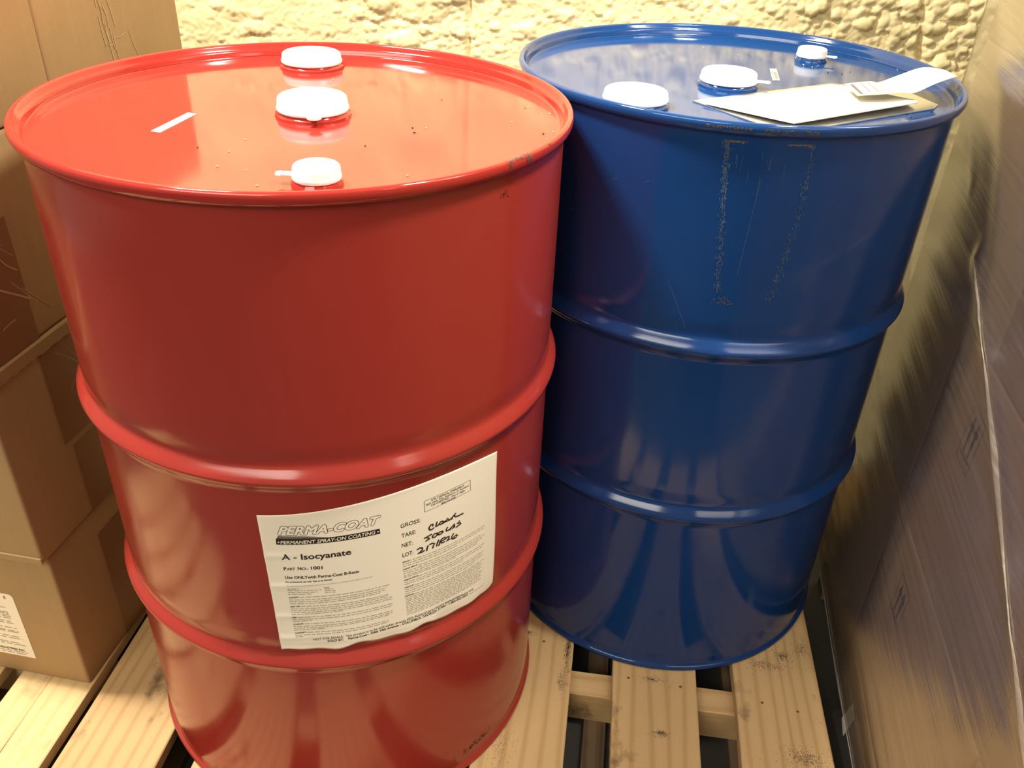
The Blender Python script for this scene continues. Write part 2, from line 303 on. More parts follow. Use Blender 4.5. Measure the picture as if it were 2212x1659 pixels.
SPOT = {"caps":{"A":[-0.2858,1.1771,0.896],"B":[-0.235,0.9633,0.896],"C":[-0.183,0.7404,0.896],"b1":[0.1335,1.0622,0.9],"b2":[0.2687,1.1715,0.9],"b3":[0.4285,1.3602,0.9]},"strip":[[-0.3833,0.8754,0.888],[-0.3726,0.8723,0.888],[-0.3593,0.9435,0.888],[-0.3697,0.9473,0.888]],"bar":[[0.3509,1.3023,0.892],[0.361,1.3044,0.892],[0.3491,1.2326,0.892],[0.3386,1.2298,0.892]],"paper":[[0.2165,1.0806,0.896],[0.4098,1.2064,0.896],[0.443,1.1982,0.896],[0.4876,1.1544,0.896],[0.4956,1.1295,0.896],[0.4941,1.1165,0.896],[0.4875,1.1077,0.896],[0.3093,0.9985,0.896]],"pouch":[[0.2081,1.0971,0.893],[0.4156,1.2239,0.893],[0.4492,1.2215,0.893],[0.5153,1.1852,0.893],[0.5287,1.1342,0.893],[0.5153,1.1129,0.893],[0.3359,0.9991,0.893],[0.2753,0.9998,0.893]],"tagb":[[0.4158,1.1681,0.902],[0.4536,1.1839,0.903],[0.4653,1.1817,0.903],[0.4934,1.1925,0.911],[0.528,1.2069,0.919],[0.5628,1.2173,0.915]],"tagf":[[0.4132,1.1071,0.902],[0.4521,1.1148,0.904],[0.4776,1.1303,0.903],[0.4909,1.1247,0.905],[0.5161,1.1276,0.917],[0.5562,1.1632,0.919]],"specks":[[-0.1205,0.9296,0.888],[-0.1165,0.9131,0.888],[-0.1062,0.9319,0.888],[0.0044,1.0352,0.888],[0.0197,1.0099,0.888],[0.0288,1.0114,0.888],[0.032,0.9386,0.888],[0.0247,0.9105,0.888],[0.0182,0.8855,0.888],[-0.2823,0.8627,0.888],[-0.2556,0.7724,0.888],[-0.2349,0.733,0.888],[-0.245,1.1231,0.888],[-0.1066,0.7779,0.888],[-0.2843,0.7788,0.888],[-0.2868,0.8228,0.888],[-0.0143,0.9701,0.888]],"bspecks":[[0.4335,1.2955,0.892],[0.452,1.2907,0.892],[0.4685,1.3055,0.892],[0.5478,1.3363,0.892],[0.5513,1.1793,0.892],[0.5826,1.2046,0.892],[0.5077,1.1014,0.892],[0.4715,1.0846,0.892],[0.4707,1.07,0.892],[0.276,1.4331,0.892],[0.322,1.3889,0.892],[0.3991,1.4091,0.892]]}

# ------------------------------------------------------------------ setting: floor and foamed wall
b = MB(); FZ = -0.1
b.box(-2.6, 2.6, -3.6, 1.95, FZ - 0.1, FZ)
o = b.build('floor', M['concrete'], smooth=False); o['kind'] = 'structure'
o['label'] = 'dark grey concrete floor under the pallets'

def build_wall():
    WY = 1.74
    xs = np.concatenate([np.arange(-1.9, -0.82, 0.014), np.arange(-0.82, 1.06, 0.0030), np.arange(1.06, 1.9, 0.014)])
    zs = np.concatenate([np.arange(-0.1, 0.66, 0.014), np.arange(0.66, 1.06, 0.0030), np.arange(1.06, 2.5, 0.014)])
    X, Z = np.meshgrid(xs, zs, indexing='ij')
    Hh = np.zeros_like(X)
    rs = np.random.RandomState(5)
    def sm(u): return 0.5 + 0.5 * np.sin(u)
    def coarse(x, z):           # where the foam grew into big nodules
        c = np.exp(-((x + 0.21) / 0.10) ** 2) * np.exp(-((z - 0.93) / 0.10) ** 2) + np.clip((x - 0.40) / 0.3, 0, 1) * 0.95
        return min(1.0, c + 0.12)
    def lumps(n, x0, x1, z0, z1, rmin, rmax, kh, pick):
        nonlocal Hh
        cx = rs.uniform(x0, x1, n); cz = rs.uniform(z0, z1, n); rr = rs.uniform(0, 1, n) ** 1.6 * (rmax - rmin) + rmin
        keep = rs.uniform(0, 1, n)
        for i in range(n):
            if pick and keep[i] > pick(cx[i], cz[i]): continue
            r = rr[i]; ax = r * rs.uniform(0.9, 1.35); azz = r * rs.uniform(0.75, 1.0)
            i0, i1 = np.searchsorted(xs, (cx[i] - ax * 1.1, cx[i] + ax * 1.1)); k0, k1 = np.searchsorted(zs, (cz[i] - azz * 1.1, cz[i] + azz * 1.1))
            if i1 - i0 < 2 or k1 - k0 < 2: continue
            sub = Hh[i0:i1, k0:k1]
            # nodules sag: the belly hangs a little lower than its middle
            d2 = ((X[i0:i1, k0:k1] - cx[i]) / ax) ** 2 + ((Z[i0:i1, k0:k1] - cz[i]) / azz) ** 2
            cap = np.sqrt(np.clip(1 - d2, 0, None)) * r * kh
            base = np.median(sub) * 0.72
            Hh[i0:i1, k0:k1] = np.maximum(sub, np.where(d2 < 1, base + cap, 0))
    lumps(900, -1.9, 1.9, -0.1, 2.5, 0.03, 0.07, 0.12, None)
    lumps(700, -0.85, 1.08, 0.62, 1.08, 0.010, 0.021, 0.8, lambda x, z: coarse(x, z) * .9)
    lumps(2600, -0.85, 1.08, 0.62, 1.08, 0.005, 0.012, 0.7, lambda x, z: 0.25 + 0.75 * coarse(x, z))
    lumps(9000, -0.85, 1.08, 0.62, 1.08, 0.003, 0.0065, 0.6, lambda x, z: 0.8)
    # panel joints show as grooves
    for gx, sl in ((-0.112, 0.0), (0.74, -0.25)):
        dx = X - (gx + sl * (Z - 0.87)); Hh -= 0.014 * np.exp(-(dx / 0.006) ** 2)
    Hh *= 0.42 + 0.40 * np.clip((X + 0.1) / 0.7, 0, 1) + 0.3 * np.exp(-((X + 0.21) / 0.10) ** 2); Hh += 0.0008 * np.sin(X * 310 + 3 * np.sin(Z * 120)) * np.sin(Z * 270 + 2 * np.sin(X * 140))
    nx, nz = X.shape
    co = np.stack([X, WY - Hh, Z], -1).reshape(-1, 3)
    idx = np.arange(nx * nz).reshape(nx, nz)
    q = np.stack([idx[:-1, :-1], idx[1:, :-1], idx[1:, 1:], idx[:-1, 1:]], -1).reshape(-1, 4)
    me = bpy.data.meshes.new('wall_back')
    me.vertices.add(len(co)); me.vertices.foreach_set('co', co.ravel().astype(np.float32))
    me.loops.add(q.size); me.loops.foreach_set('vertex_index', q.ravel().astype(np.int32))
    me.polygons.add(len(q)); me.polygons.foreach_set('loop_start', (np.arange(len(q)) * 4).astype(np.int32))
    me.update(); me.validate(); me.shade_smooth(); me.materials.append(M['foam'])
    w = link('wall_back', me); w['kind'] = 'structure'
    w['label'] = 'pale yellow wall of lumpy spray foam behind the drums'
build_wall()

# ------------------------------------------------------------------ pallets
def shared_board(L, w, t, mat, seed):
    """one sawn board centred on its base, edges slightly uneven"""
    r = random.Random(seed); b = MB(); n = 7
    for i in range(n + 1):
        y = -L / 2 + L * i / n
        e0 = r.uniform(-.0015, .0015); e1 = r.uniform(-.0015, .0015); c = 0.0015
        b.v += [(-w / 2 + e0, y, 0), (w / 2 + e1, y, 0), (w / 2 + e1, y, t - c), (w / 2 + e1 - c, y, t), (-w / 2 + e0 + c, y, t), (-w / 2 + e0, y, t - c)]
    for i in range(n):
        for k in range(6):
            a = i * 6 + k; c_ = i * 6 + (k + 1) % 6
            b.f.append((a, a + 6, c_ + 6, c_))
    b.f += [tuple(range(6)), tuple(n * 6 + k for k in range(5, -1, -1))]
    return b

def pallet(root, boards, y0, y1, stringers, mat, mat2, sink=0.0, *, top_t=0.021, bot=True, stringer_h=0.062, xspan=None):
    L = y1 - y0
    for i, (xa, xb, dz) in enumerate(boards):
        o = shared_board(L, xb - xa, top_t, mat, i + 3).build('deck_board', mat, root, angle=25)
        o.location = ((xa + xb) / 2, (y0 + y1) / 2, -top_t)
    xa, xb = xspan or (boards[0][0], boards[-1][1])
    for ys in stringers:
        o = shared_board(xb - xa - 0.01, 0.046, stringer_h, mat, int(ys * 100)).build('stringer', mat, root, angle=25)
        o.rotation_euler = (0, 0, math.pi / 2); o.location = ((xa + xb) / 2, ys, -top_t - stringer_h)
    if bot:
        for i, (ba, bb) in enumerate(bot):
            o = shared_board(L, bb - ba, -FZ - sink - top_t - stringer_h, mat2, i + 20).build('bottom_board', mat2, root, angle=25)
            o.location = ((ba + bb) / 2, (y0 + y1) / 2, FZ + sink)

RP = math.radians(-6.0)
pal = thing('wooden_pallet', 'scuffed pine pallet with wide gaps carrying the red and blue drums', 'pallet', (0, 0, -0.0007), RP)
boards = [(-.712, -.566, 0), (-.515, -.375, 0), (-.312, -.174, 0), (-.115, .0206, 0), (.0905, .2262, 0), (.287, .4275, 0)]
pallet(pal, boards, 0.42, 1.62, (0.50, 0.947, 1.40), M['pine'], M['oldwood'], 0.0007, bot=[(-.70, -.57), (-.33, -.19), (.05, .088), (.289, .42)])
nb = MB(); nb.lathe([(0.0, 0.0006), (0.0018, 0.0006), (0.0024, 0.0)], 10)
nail0 = nb.build('nail', M['nail'], pal)
spots = [(0.115, .952), (0.200, .948), (0.330, .938), (0.385, .930), (-0.030, 1.005), (-0.085, .90), (.40, .82), (-.63, .95)]
for i, (x, y) in enumerate(spots):
    n = nail0 if i == 0 else nail0.copy()
    if i: COL.objects.link(n)
    n.parent = pal; n.location = (x, y, 0.0)

pal2 = thing('wooden_pallet', 'pale pine pallet with narrow close boards under the cardboard cartons', 'pallet', (-0.645, 0.873, 0), math.radians(-6))
pallet(pal2, [(-.50, -.36, 0), (-.335, -.245, 0), (-.225, -.15, 0), (-.118, -.0665, 0), (-.0645, .004, 0)], -0.50, 0.60, (-.42, .05, .52), M['pine_clean'], M['oldwood'],
       bot=[(-.48, -.38), (-.28, -.18), (-.10, -.0)])

# ------------------------------------------------------------------ drums
DH = 0.9046
BR = 0.2895
def hoop_prof(zc, R=BR):
    """rolling hoop: creased top edge, long upward-facing slope, tight rounded underside"""
    pts = [(-.032, 0), (-.028, -.0001), (-.024, .0004), (-.0205, .0024), (-.0165, .0058), (-.0130, .0083), (-.0100, .0095), (-.0080, .0096), (-.0062, .0091), (-.002, .0063), (.002, .0032), (.0045, .0012),
           (.0058, .0003), (.0075, -.0005), (.0105, -.0011), (.0150, -.0012), (.0210, -.0007), (.0275, -.0001), (.034, 0)]
    return [(R + r, zc + z) for z, r in pts]
Z1, Z2 = 0.323, 0.603
HLO, HHI = 0.032, 0.034
LID = 0.888
def drum(label, loc, body_m, lid_m, Z1, Z2, sides=160):
    d = thing('steel_drum', label, 'drum', loc)
    b = MB()
    def cyl(za, zb, k):
        b.lathe([(BR, za + (zb - za) * i / k) for i in range(k + 1)], sides)
    cyl(0.020, Z1 - HLO, 4); cyl(Z1 + HHI, Z2 - HLO, 4)
    b.lathe([(BR, Z2 + HHI), (BR, 0.70), (BR, 0.80), (BR, 0.872), (BR + 0.0002, 0.880), (BR + 0.0012, 0.888), (BR + 0.0022, 0.893)], sides)
    b.build('body', body_m, d, angle=50)
    for zc in (Z1, Z2):
        h = MB(); h.lathe(hoop_prof(zc), sides); h.build('hoop', body_m, d, angle=60)
    # rolled chimes
    t = MB()
    t.lathe([(BR + .0015, .890), (BR + .0060, .8905), (.2974, .8925), (.2986, .8955), (.2990, .8985), (.2986, .9015), (.2974, .9036), (.2950, .9046), (.2932, .9040), (.2914, .9020),
             (.2905, .8985), (.2885, .8965), (.2872, .8950), (.2866, .8920), (.2855, .8895)], sides)
    t.build('top_chime', lid_m, d, angle=60)
    t = MB()
    t.lathe([(.283, .0), (.2920, .0), (.2938, .0010), (.2946, .0035), (.2940, .0065), (.2920, .0088), (BR + .0006, .0105), (BR, .0150), (BR, .0205)], sides)
    t.build('bottom_chime', body_m, d, angle=60)
    l = MB()
    l.lathe([(.2860, .8900), (.2855, .8886), (.2845, .8880), (.2815, .8880), (.2600, .8880), (.14, .8880), (.0, .8880)], sides)
    l.build('lid', lid_m, d, angle=60)
    return d

def bung(d, x, y, r, lid_m, hgt=0.019, tab=None, tl=0.02, tw=0.008):
    """white plastic cap seal crimped on a raised flange"""
    f = MB(); f.lathe([(r * 1.10, LID - .0005), (r * 1.08, LID + .003), (r * 1.01, LID + .0045), (r * .97, LID + .0085), (r * .9, LID + .0085)], 48, (x, y))
    f.build('flange', lid_m, d, angle=40)
    z = LID + 0.0065
    c = MB()
    c.lathe([(r * .93, z), (r * 1.02, z + .0002), (r * 1.035, z + .0012), (r * 1.03, z + .0035), (r * 1.005, z + .0048), (r * .992, z + hgt * .76), (r * .975, z + hgt * .86), (r * .925, z + hgt * .965), (r * .87, z + hgt), (r * .82, z + hgt * .985), (0.0, z + hgt * .985)], 56, (x, y))
    cap = c.build('bung_cap', M['cap'], d, angle=40)
    if tab is not None:
        a = math.radians(tab); t = MB()
        ux, uy = math.cos(a), math.sin(a)
        poly = []
        L0, L1 = r * .97, r + tl
        poly += [(L0, -tw * .8), (L1 - tw, -tw * .62)]
        for i in range(9):
            q = -math.pi / 2 + math.pi * i / 8
            poly.append((L1 - tw + tw * math.cos(q), tw * math.sin(q)))
        poly += [(L1 - tw, tw * .62), (L0, tw * .8)]
        t.prism([(x + px * ux - py * uy, y + px * uy + py * ux) for px, py in poly], z + .0012, z + .0036)
        t.build('pull_tab', M['cap'], cap, angle=30, bevel=.0005, bseg=1)
    return cap

RC = (-0.2442, 0.9713); BC = (0.2872, 1.2462)
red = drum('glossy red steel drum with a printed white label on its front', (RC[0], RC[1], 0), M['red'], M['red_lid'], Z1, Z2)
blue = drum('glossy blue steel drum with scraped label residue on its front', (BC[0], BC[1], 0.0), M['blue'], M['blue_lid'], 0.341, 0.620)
S = SPOT['caps']
for k_, dy in (('A', .010), ('b1', .008), ('b2', .018), ('b3', .012), ('C', .003)): S[k_] = [S[k_][0], S[k_][1] + dy, S[k_][2]]
def loc_in(c, p): return p[0] - c[0], p[1] - c[1]
bung(red, *loc_in(RC, S['A']), .0385, M['red_lid'], .0130)
bung(red, *loc_in(RC, S['B']), .0385, M['red_lid'], .0155, -76, .014, .008)
bung(red, *loc_in(RC, S['C']), .0215, M['red_lid'], .0125, 180, .016, .0055)
bung(blue, *loc_in(BC, S['b1']), .0388, M['blue_lid'], .0125)
bung(blue, *loc_in(BC, S['b2']), .0368, M['blue_lid'], .0135, -12, .018, .0055)
bung(blue, *loc_in(BC, S['b3']), .0217, M['blue_lid'], .0125, -22, .016, .0055)

def flat_poly(parent, name, mat, pts, c, z, th):
    b = MB(); b.prism([(p[0] - c[0], p[1] - c[1]) for p in pts], z, z + th)
    return b.build(name, mat, parent, smooth=False)
o = flat_poly(red, 'sticker', M['paper'], SPOT['strip'], RC, LID + .0002, .0004); o['label'] = 'blank white strip sticker'
st = flat_poly(blue, 'sticker', M['paper'], SPOT['bar'], BC, LID + .0002, .0004); st['label'] = 'small white barcode sticker'
P4 = [Vector((p[0] - BC[0], p[1] - BC[1])) for p in SPOT['bar']]
def quad_at(u, v): return (P4[0].lerp(P4[1], u)).lerp(P4[3].lerp(P4[2], u), v)
b = MB()
for i in range(14):
    v0 = .26 + i * .050; v1 = v0 + (.032 if i % 3 else .018)
    q = [quad_at(.38, v0), quad_at(.86, v0), quad_at(.86, v1), quad_at(.38, v1)]
    b.add([(p.x, p.y, LID + .0008) for p in q], [(0, 1, 2, 3)])
q = [quad_at(.14, .2), quad_at(.24, .2), quad_at(.24, .85), quad_at(.14, .85)]
b.add([(p.x, p.y, LID + .0008) for p in q], [(0, 1, 2, 3)])
b.build('barcode', M['midink'], st, smooth=False)

# ------------------------------------------------------------------ the printed label on the red drum
LR = BR + 0.0012
TOP = np.array(LBL_TOP); BOT = np.array(LBL_BOT)
tp = np.polyfit(TOP[:, 0], TOP[:, 1], 3); bt = np.polyfit(BOT[:, 0], BOT[:, 1], 3)
def z_of(a, t): return float(np.polyval(bt, a) + t * (np.polyval(tp, a) - np.polyval(bt, a)))
def t_of(a, z): return (z - np.polyval(bt, a)) / (np.polyval(tp, a) - np.polyval(bt, a))
def surf_r(z):
    """radius of the drum wall at height z, hoop included"""
    if -HLO < z - Z1 < HHI:
        pr = hoop_prof(Z1); return float(np.interp(z, [p[1] for p in pr], [p[0] for p in pr])) + 0.0012
    return LR
A0, A1 = -1.634, -0.650
def wrinkle(a, z):
    """small creases of the paper: lift off the drum wall"""
    t = float(t_of(a, z)); f = (a - A0) / (A1 - A0); w = 0.0
    for wz, wd in ((.72, .03), (.5, .05), (.27, .04), (.10, .05)):
        w += 0.0009 * math.exp(-((t - wz - .03 * f) / .018) ** 2) * math.exp(-(f / (wd * 3.0)) ** 2)
    edge = max(0.0, 1 - t) ** 6
    return w + edge * 0.0010 * (1 + math.sin(f * 23 + .7)) + 0.002 * math.exp(-((f - .655) / .03) ** 2) * max(0.0, 1 - t) ** 10
def pt(a, z, off=0.0):
    r = max(surf_r(z), LR - .0005) + off + wrinkle(a, z)
    return (r * math.cos(a), r * math.sin(a), z)
b = MB(); NA, NZ = 110, 90
for i in range(NA + 1):
    f = i / NA
    for k in range(NZ + 1):
        t = k / NZ
        a0 = A0 + 0.018 * (1 - t); a = a0 + (A1 + 0.004 * math.sin(t * 5) - a0) * f
        z = z_of(a, t) + max(0, (f - .93) / .07) ** 2 * .011 * (1 - t) ** 4 + (1 - t) ** 6 * 0.0022 * (math.sin(f * 23) + 0.6 * math.sin(f * 41 + 1))
        b.v.append(pt(a, z))
for i in range(NA):
    for k in range(NZ):
        p = i * (NZ + 1) + k; b.f.append((p, p + NZ + 1, p + NZ + 2, p + 1))
lab = b.build('label', M['lblpaper'], red, angle=80)
lab['label'] = 'white printed product label with handwritten notes'
sol = lab.modifiers.new('thickness', 'SOLIDIFY'); sol.thickness = 0.0004; sol.offset = -1

def text_geo(txt, offset=0.0, shear=0.0):
    cu = bpy.data.curves.new('t', 'FONT'); cu.body = txt; cu.size = 1.0; cu.resolution_u = 3
    cu.offset = offset; cu.shear = shear
    ob = bpy.data.objects.new('t', cu); COL.objects.link(ob)
    bpy.context.view_layer.update()
    dg = bpy.context.evaluated_depsgraph_get()
    me = bpy.data.meshes.new_from_object(ob.evaluated_get(dg))
    vs = np.array([v.co[:2] for v in me.vertices]).reshape(-1, 2); fs = [tuple(p.vertices) for p in me.polygons]
    bpy.data.objects.remove(ob); bpy.data.curves.remove(cu); bpy.data.meshes.remove(me)
    return vs, fs
capv, _ = text_geo('H'); CAPH = float(capv[:, 1].max())
def set_text(mb, txt, a0, z0, a1, z1, h, weight, shear, off):
    """weight > 0 thickens the letters by printing them in a tight ring of shifts"""
    vs, fs = text_geo(txt, 0.0, shear)
    if not len(vs): return
    ref, _ = text_geo(txt, 0.0, 0.0)
    x0, x1 = ref[:, 0].min(), ref[:, 0].max()
    t0, t1 = t_of(a0, z0), t_of(a1, z1)
    ring = [(0, 0)] + ([(weight * math.cos(k * math.pi / 4), weight * math.sin(k * math.pi / 4)) for k in range(8)] if weight else [])
    for n_, (dx, dy) in enumerate(ring):
        out = []
        for x, y in vs:
            u = (x + dx - x0) / (x1 - x0); a = a0 + (a1 - a0) * u
            out.append(pt(a, z_of(a, t0 + (t1 - t0) * u) + (y + dy) / CAPH * h, off + n_ * 3e-6))
        mb.add(out, fs)
ink, cream, grey = MB(), MB(), MB()
for txt, a0, z0, a1, z1, h, st_ in LABEL_TEXT:
    if st_ == 'logo':
        set_text(ink, txt, a0, z0, a1, z1, h, .074, .35, .00012); set_text(cream, txt, a0, z0, a1, z1, h, .036, .35, .00022)
    elif st_ == 'banner': set_text(cream, txt, a0, z0, a1, z1, h, .014, .2, .00022)
    elif st_ == 'bold': set_text(ink, txt, a0, z0, a1, z1, h, .026, 0, .00012)
    elif st_ == 'semi': set_text(ink, txt, a0, z0, a1, z1, h, .008, 0, .00012)
    else: set_text(grey, txt, a0, z0, a1, z1, h, 0.0, 0, .00012)
def strip_quad(mb, a0, z0, a1, z1, hz, off, n=6, ext=0.0):
    t0, t1 = t_of(a0, z0), t_of(a1, z1); vs = []
    for i in range(n + 1):
        u = i / n; a = a0 + (a1 - a0) * u; z = z_of(a, t0 + (t1 - t0) * u)
        vs += [pt(a, z, off), pt(a, z + hz, off)]
    mb.add(vs, [(2 * i, 2 * i + 2, 2 * i + 3, 2 * i + 1) for i in range(n)])
# fine print too small to read: word-length dashes
pr = random.Random(3)
for a0, z0, a1, z1 in FINE_PRINT:
    u = 0.0; Lh = abs(a1 - a0)
    while u < 1:
        w = pr.uniform(.006, .030) / Lh; e = min(1, u + w)
        strip_quad(grey, a0 + (a1 - a0) * u, z0 + (z1 - z0) * u, a0 + (a1 - a0) * e, z0 + (z1 - z0) * e, .00125, .00012, 1)
        u = e + .0045 / Lh
# emergency box
for i in range(4):
    p, q = LBL_BOX[i], LBL_BOX[(i + 1) % 4]
    if i % 2 == 0: strip_quad(ink, p[0], p[1], q[0], q[1], .00045, .00012, 8)
    else:
        a0, z0 = p; a1, z1 = q; d = .0009
        ink.add([pt(a0 - d, z0, .00012), pt(a0 + d, z0, .00012), pt(a1 + d, z1, .00012), pt(a1 - d, z1, .00012)], [(0, 1, 2, 3)])
# banner
(b0, b1, b2, b3, b4) = LBL_BAN
n = 16; vs = []
tb0, tb1, tt0, tt1 = t_of(*b0), t_of(*b1), t_of(*b4), t_of(*b2)
for i in range(n + 1):
    u = i / n; a = b0[0] + (b1[0] - b0[0]) * u; a2 = b4[0] + (b2[0] - b4[0]) * u
    vs += [pt(a, z_of(a, tb0 + (tb1 - tb0) * u), .00012), pt(a2, z_of(a2, tt0 + (tt1 - tt0) * u), .00012)]
ink.add(vs, [(2 * i, 2 * i + 2, 2 * i + 3, 2 * i + 1) for i in range(n)])
mid = MB()
w0, w1, w2, w3 = LBL_WEDGE
def wl(p, q, u):
    a = p[0] + (q[0] - p[0]) * u; return a, t_of(*p) + (t_of(*q) - t_of(*p)) * u
NW = 10
for r_ in range(4):          # halftone fade in four printed tones
    vs = []
    for i in range(NW + 1):
        u = i / NW; alo, tlo = wl(w0, w1, u)
        ahi, thi = (wl(w3, w2, u / .55) if u < .55 else wl(w2, w1, (u - .55) / .45))
        for k in (r_ / 4, (r_ + 1) / 4):
            a = alo + (ahi - alo) * k; vs.append(pt(a, z_of(a, tlo + (thi - tlo) * k), .00012))
    tgt = (ink, mid, mid, grey)[r_]
    tgt.add(vs, [(2 * i, 2 * i + 2, 2 * i + 3, 2 * i + 1) for i in range(NW)])
ink.build('label_print', M['ink'], lab, smooth=False)['kind'] = 'stuff'
grey.build('fine_print', M['greyink'], lab, smooth=False)['kind'] = 'stuff'
mid.build('halftone_print', M['midink'], lab, smooth=False)
cream.build('reversed_lettering', M['lblpaper'], lab, smooth=False)['kind'] = 'stuff'
hw = MB()
def stroke(mb, pts, w, off, mapf):
    P = [Vector(p) for p in pts]; n = len(P); Lf, Rt = [], []
    for i in range(n):
        d = (P[min(i + 1, n - 1)] - P[max(i - 1, 0)])
        d = d.normalized() if d.length > 1e-9 else Vector((1, 0))
        nn = Vector((-d.y, d.x)) * w
        Lf.append(P[i] + nn); Rt.append(P[i] - nn)
    mb.add([mapf(p, off) for p in Lf] + [mapf(p, off) for p in Rt], [(i, i + 1, n + i + 1, n + i) for i in range(n - 1)])
    for p in P:                                      # round pen tip at each joint
        mb.add([mapf(p + Vector((math.cos(k * math.pi / 4), math.sin(k * math.pi / 4))) * w, off + .00002) for k in range(8)], [tuple(range(8))])
for s in LBL_HW:
    stroke(hw, [(a * LR, z) for a, z in s], .00100, .00030, lambda p, off: pt(p[0] / LR, p[1], off))
hw.build('handwriting', M['ink'], lab, smooth=False)['kind'] = 'stuff'

# ------------------------------------------------------------------ wear on the drums
def flake(mb, R, a, z, s, el=1.0, off=.0004):
    n = rnd.randint(4, 6); ph = rnd.uniform(0, 6)
    mb.add([((R + off) * math.cos(a + s * rnd.uniform(.6, 1.1) * math.cos(ph + k * 2 * math.pi / n) / R), (R + off) * math.sin(a + s * rnd.uniform(.6, 1.1) * math.cos(ph + k * 2 * math.pi / n) / R),
             z + el * s * rnd.uniform(.6, 1.1) * math.sin(ph + k * 2 * math.pi / n)) for k in range(n)], [tuple(range(n))])
D = math.radians
g = MB(); g2 = MB()
def aL(z): return D(-102.0 + (0.884 - z) * 22)
def aR(z): return D(-83.0 + (0.884 - z) * 8 - max(0, .80 - z) * 32)
for i in range(520):
    z = 0.884 - rnd.random() ** 1.3 * 0.19; flake(g, BR, aL(z) + rnd.gauss(0, .0075), z, rnd.uniform(.0002, .0008), 3.0)
for i in range(330):
    z = 0.884 - rnd.random() ** 1.0 * 0.20; flake(g, BR, aR(z) + rnd.gauss(0, .008), z, rnd.uniform(.0002, .0008), 3.0)
for i in range(420):
    u = rnd.random(); a = aL(.884) + u * (aR(.884) - aL(.884))
    k = 1.0 if u < .24 or u > .70 else .35
    if k < 1 and rnd.random() < .6: continue
    flake(g2, BR, a, .8835 + rnd.gauss(0, .0016) * k, rnd.uniform(.0007, .0019) * (k + .2), .8)
for i in range(40):
    flake(g2, BR, D(-96) + rnd.gauss(0, .02), .683 + rnd.gauss(0, .003), rnd.uniform(.0005, .0014), .8)
o = g.build('glue_residue', M['glue'], blue, smooth=False); o['kind'] = 'stuff'
o = g2.build('rusty_residue', M['rust'], blue, smooth=False); o['kind'] = 'stuff'
def scratch_line(mb, R, pts, w, off=.0004):
    stroke(mb, [(D(a) * R, z) for a, z in pts], w, off, lambda p, of: ((R + of) * math.cos(p[0] / R), (R + of) * math.sin(p[0] / R), p[1]))
sc = MB()
for i in range(13):
    a = rnd.uniform(-101, -87); z = rnd.uniform(.845, .878); L_ = rnd.uniform(.006, .028)
    scratch_line(sc, BR, [(a, z), (a + rnd.uniform(-.1, .3), z - L_)], .00018)
for p in ([(-150, .735), (-140, .755), (-128, .785), (-118, .822)], [(-134, .80), (-126, .815)], [(-110, .70), (-104, .64)], [(-93, .84), (-93.6, .77), (-94, .72)]):
    scratch_line(sc, BR, p, .00022)
o = sc.build('scratches', M['scratch'], blue, smooth=False); o['kind'] = 'stuff'
# paint chipped off the rims
def chip(parent, a0, a1, k0, k1, mat, n=14):
    """patch of small flakes gone from the rolled rim, between two steps of its profile"""
    prof = [(.2932, .9043), (.2950, .9049), (.2976, .9039), (.2988, .9017), (.2993, .8985), (.2989, .8955), (.2977, .8924)]
    b = MB()
    def on(a, k, o=.00015):
        k = max(0, min(5.999, k)); q = int(k); f = k - q
        r = prof[q][0] + (prof[q + 1][0] - prof[q][0]) * f + o; h = prof[q][1] + (prof[q + 1][1] - prof[q][1]) * f
        return (r * math.cos(a), r * math.sin(a), h)
    for i in range(n * 7):
        a = D(rnd.uniform(a0, a1)); k = rnd.uniform(k0, k1); sa = rnd.uniform(.0015, .006); sk = rnd.uniform(.12, .45); m = rnd.randint(5, 7); ph = rnd.uniform(0, 6)
        b.add([on(a + sa * rnd.uniform(.5, 1) * math.cos(ph + q * 2 * math.pi / m), k + sk * rnd.uniform(.5, 1) * math.sin(ph + q * 2 * math.pi / m), .00015 + i * 2e-6) for q in range(m)], [tuple(range(m))])
    o = b.build('paint_chip', mat, parent, smooth=False); o['kind'] = 'stuff'
    return o
chip(red, -39.0, -32.5, 1.0, 2.6, M['bare'], 7); chip(red, -33.8, -32.0, 2.4, 4.6, M['bare'], 3); chip(red, -39.0, -37.8, 2.4, 4.4, M['bare'], 2); chip(red, -25, -24.2, 2, 3, M['rust'], 1)
chip(blue, -107, -97, 3.6, 4.6, M['rust'], 9); chip(blue, -95, -83, 3.6, 5.4, M['rust'], 14)
dd = MB()
for i in range(26): flake(dd, BR, D(-38) + rnd.gauss(0, .012), .868 + rnd.gauss(0, .002), rnd.uniform(.0004, .0012), .7)
for i in range(150): flake(dd, BR, D(-42) + rnd.gauss(0, .07), .030 + abs(rnd.gauss(0, .006)), rnd.uniform(.0004, .0014), .8)
o = dd.build('grime', M['dark'], red, smooth=False); o['kind'] = 'stuff'
# foam crumbs caught on the far side of the blue rim
fc = MB()
for i in range(46):
    a = D(rnd.uniform(28, 62)); r = .2965 + rnd.uniform(-.004, .003); s = rnd.uniform(.0007, .0018)
    x, y, z = r * math.cos(a), r * math.sin(a), .9048
    fc.add([(x - s, y, z - .001), (x + s, y, z - .001), (x, y + s, z - .001), (x + rnd.uniform(-s, s), y, z + s * 1.6)], [(0, 1, 3), (1, 2, 3), (2, 0, 3)])
o = fc.build('foam_crumbs', M['foam'], blue, smooth=False); o['kind'] = 'stuff'

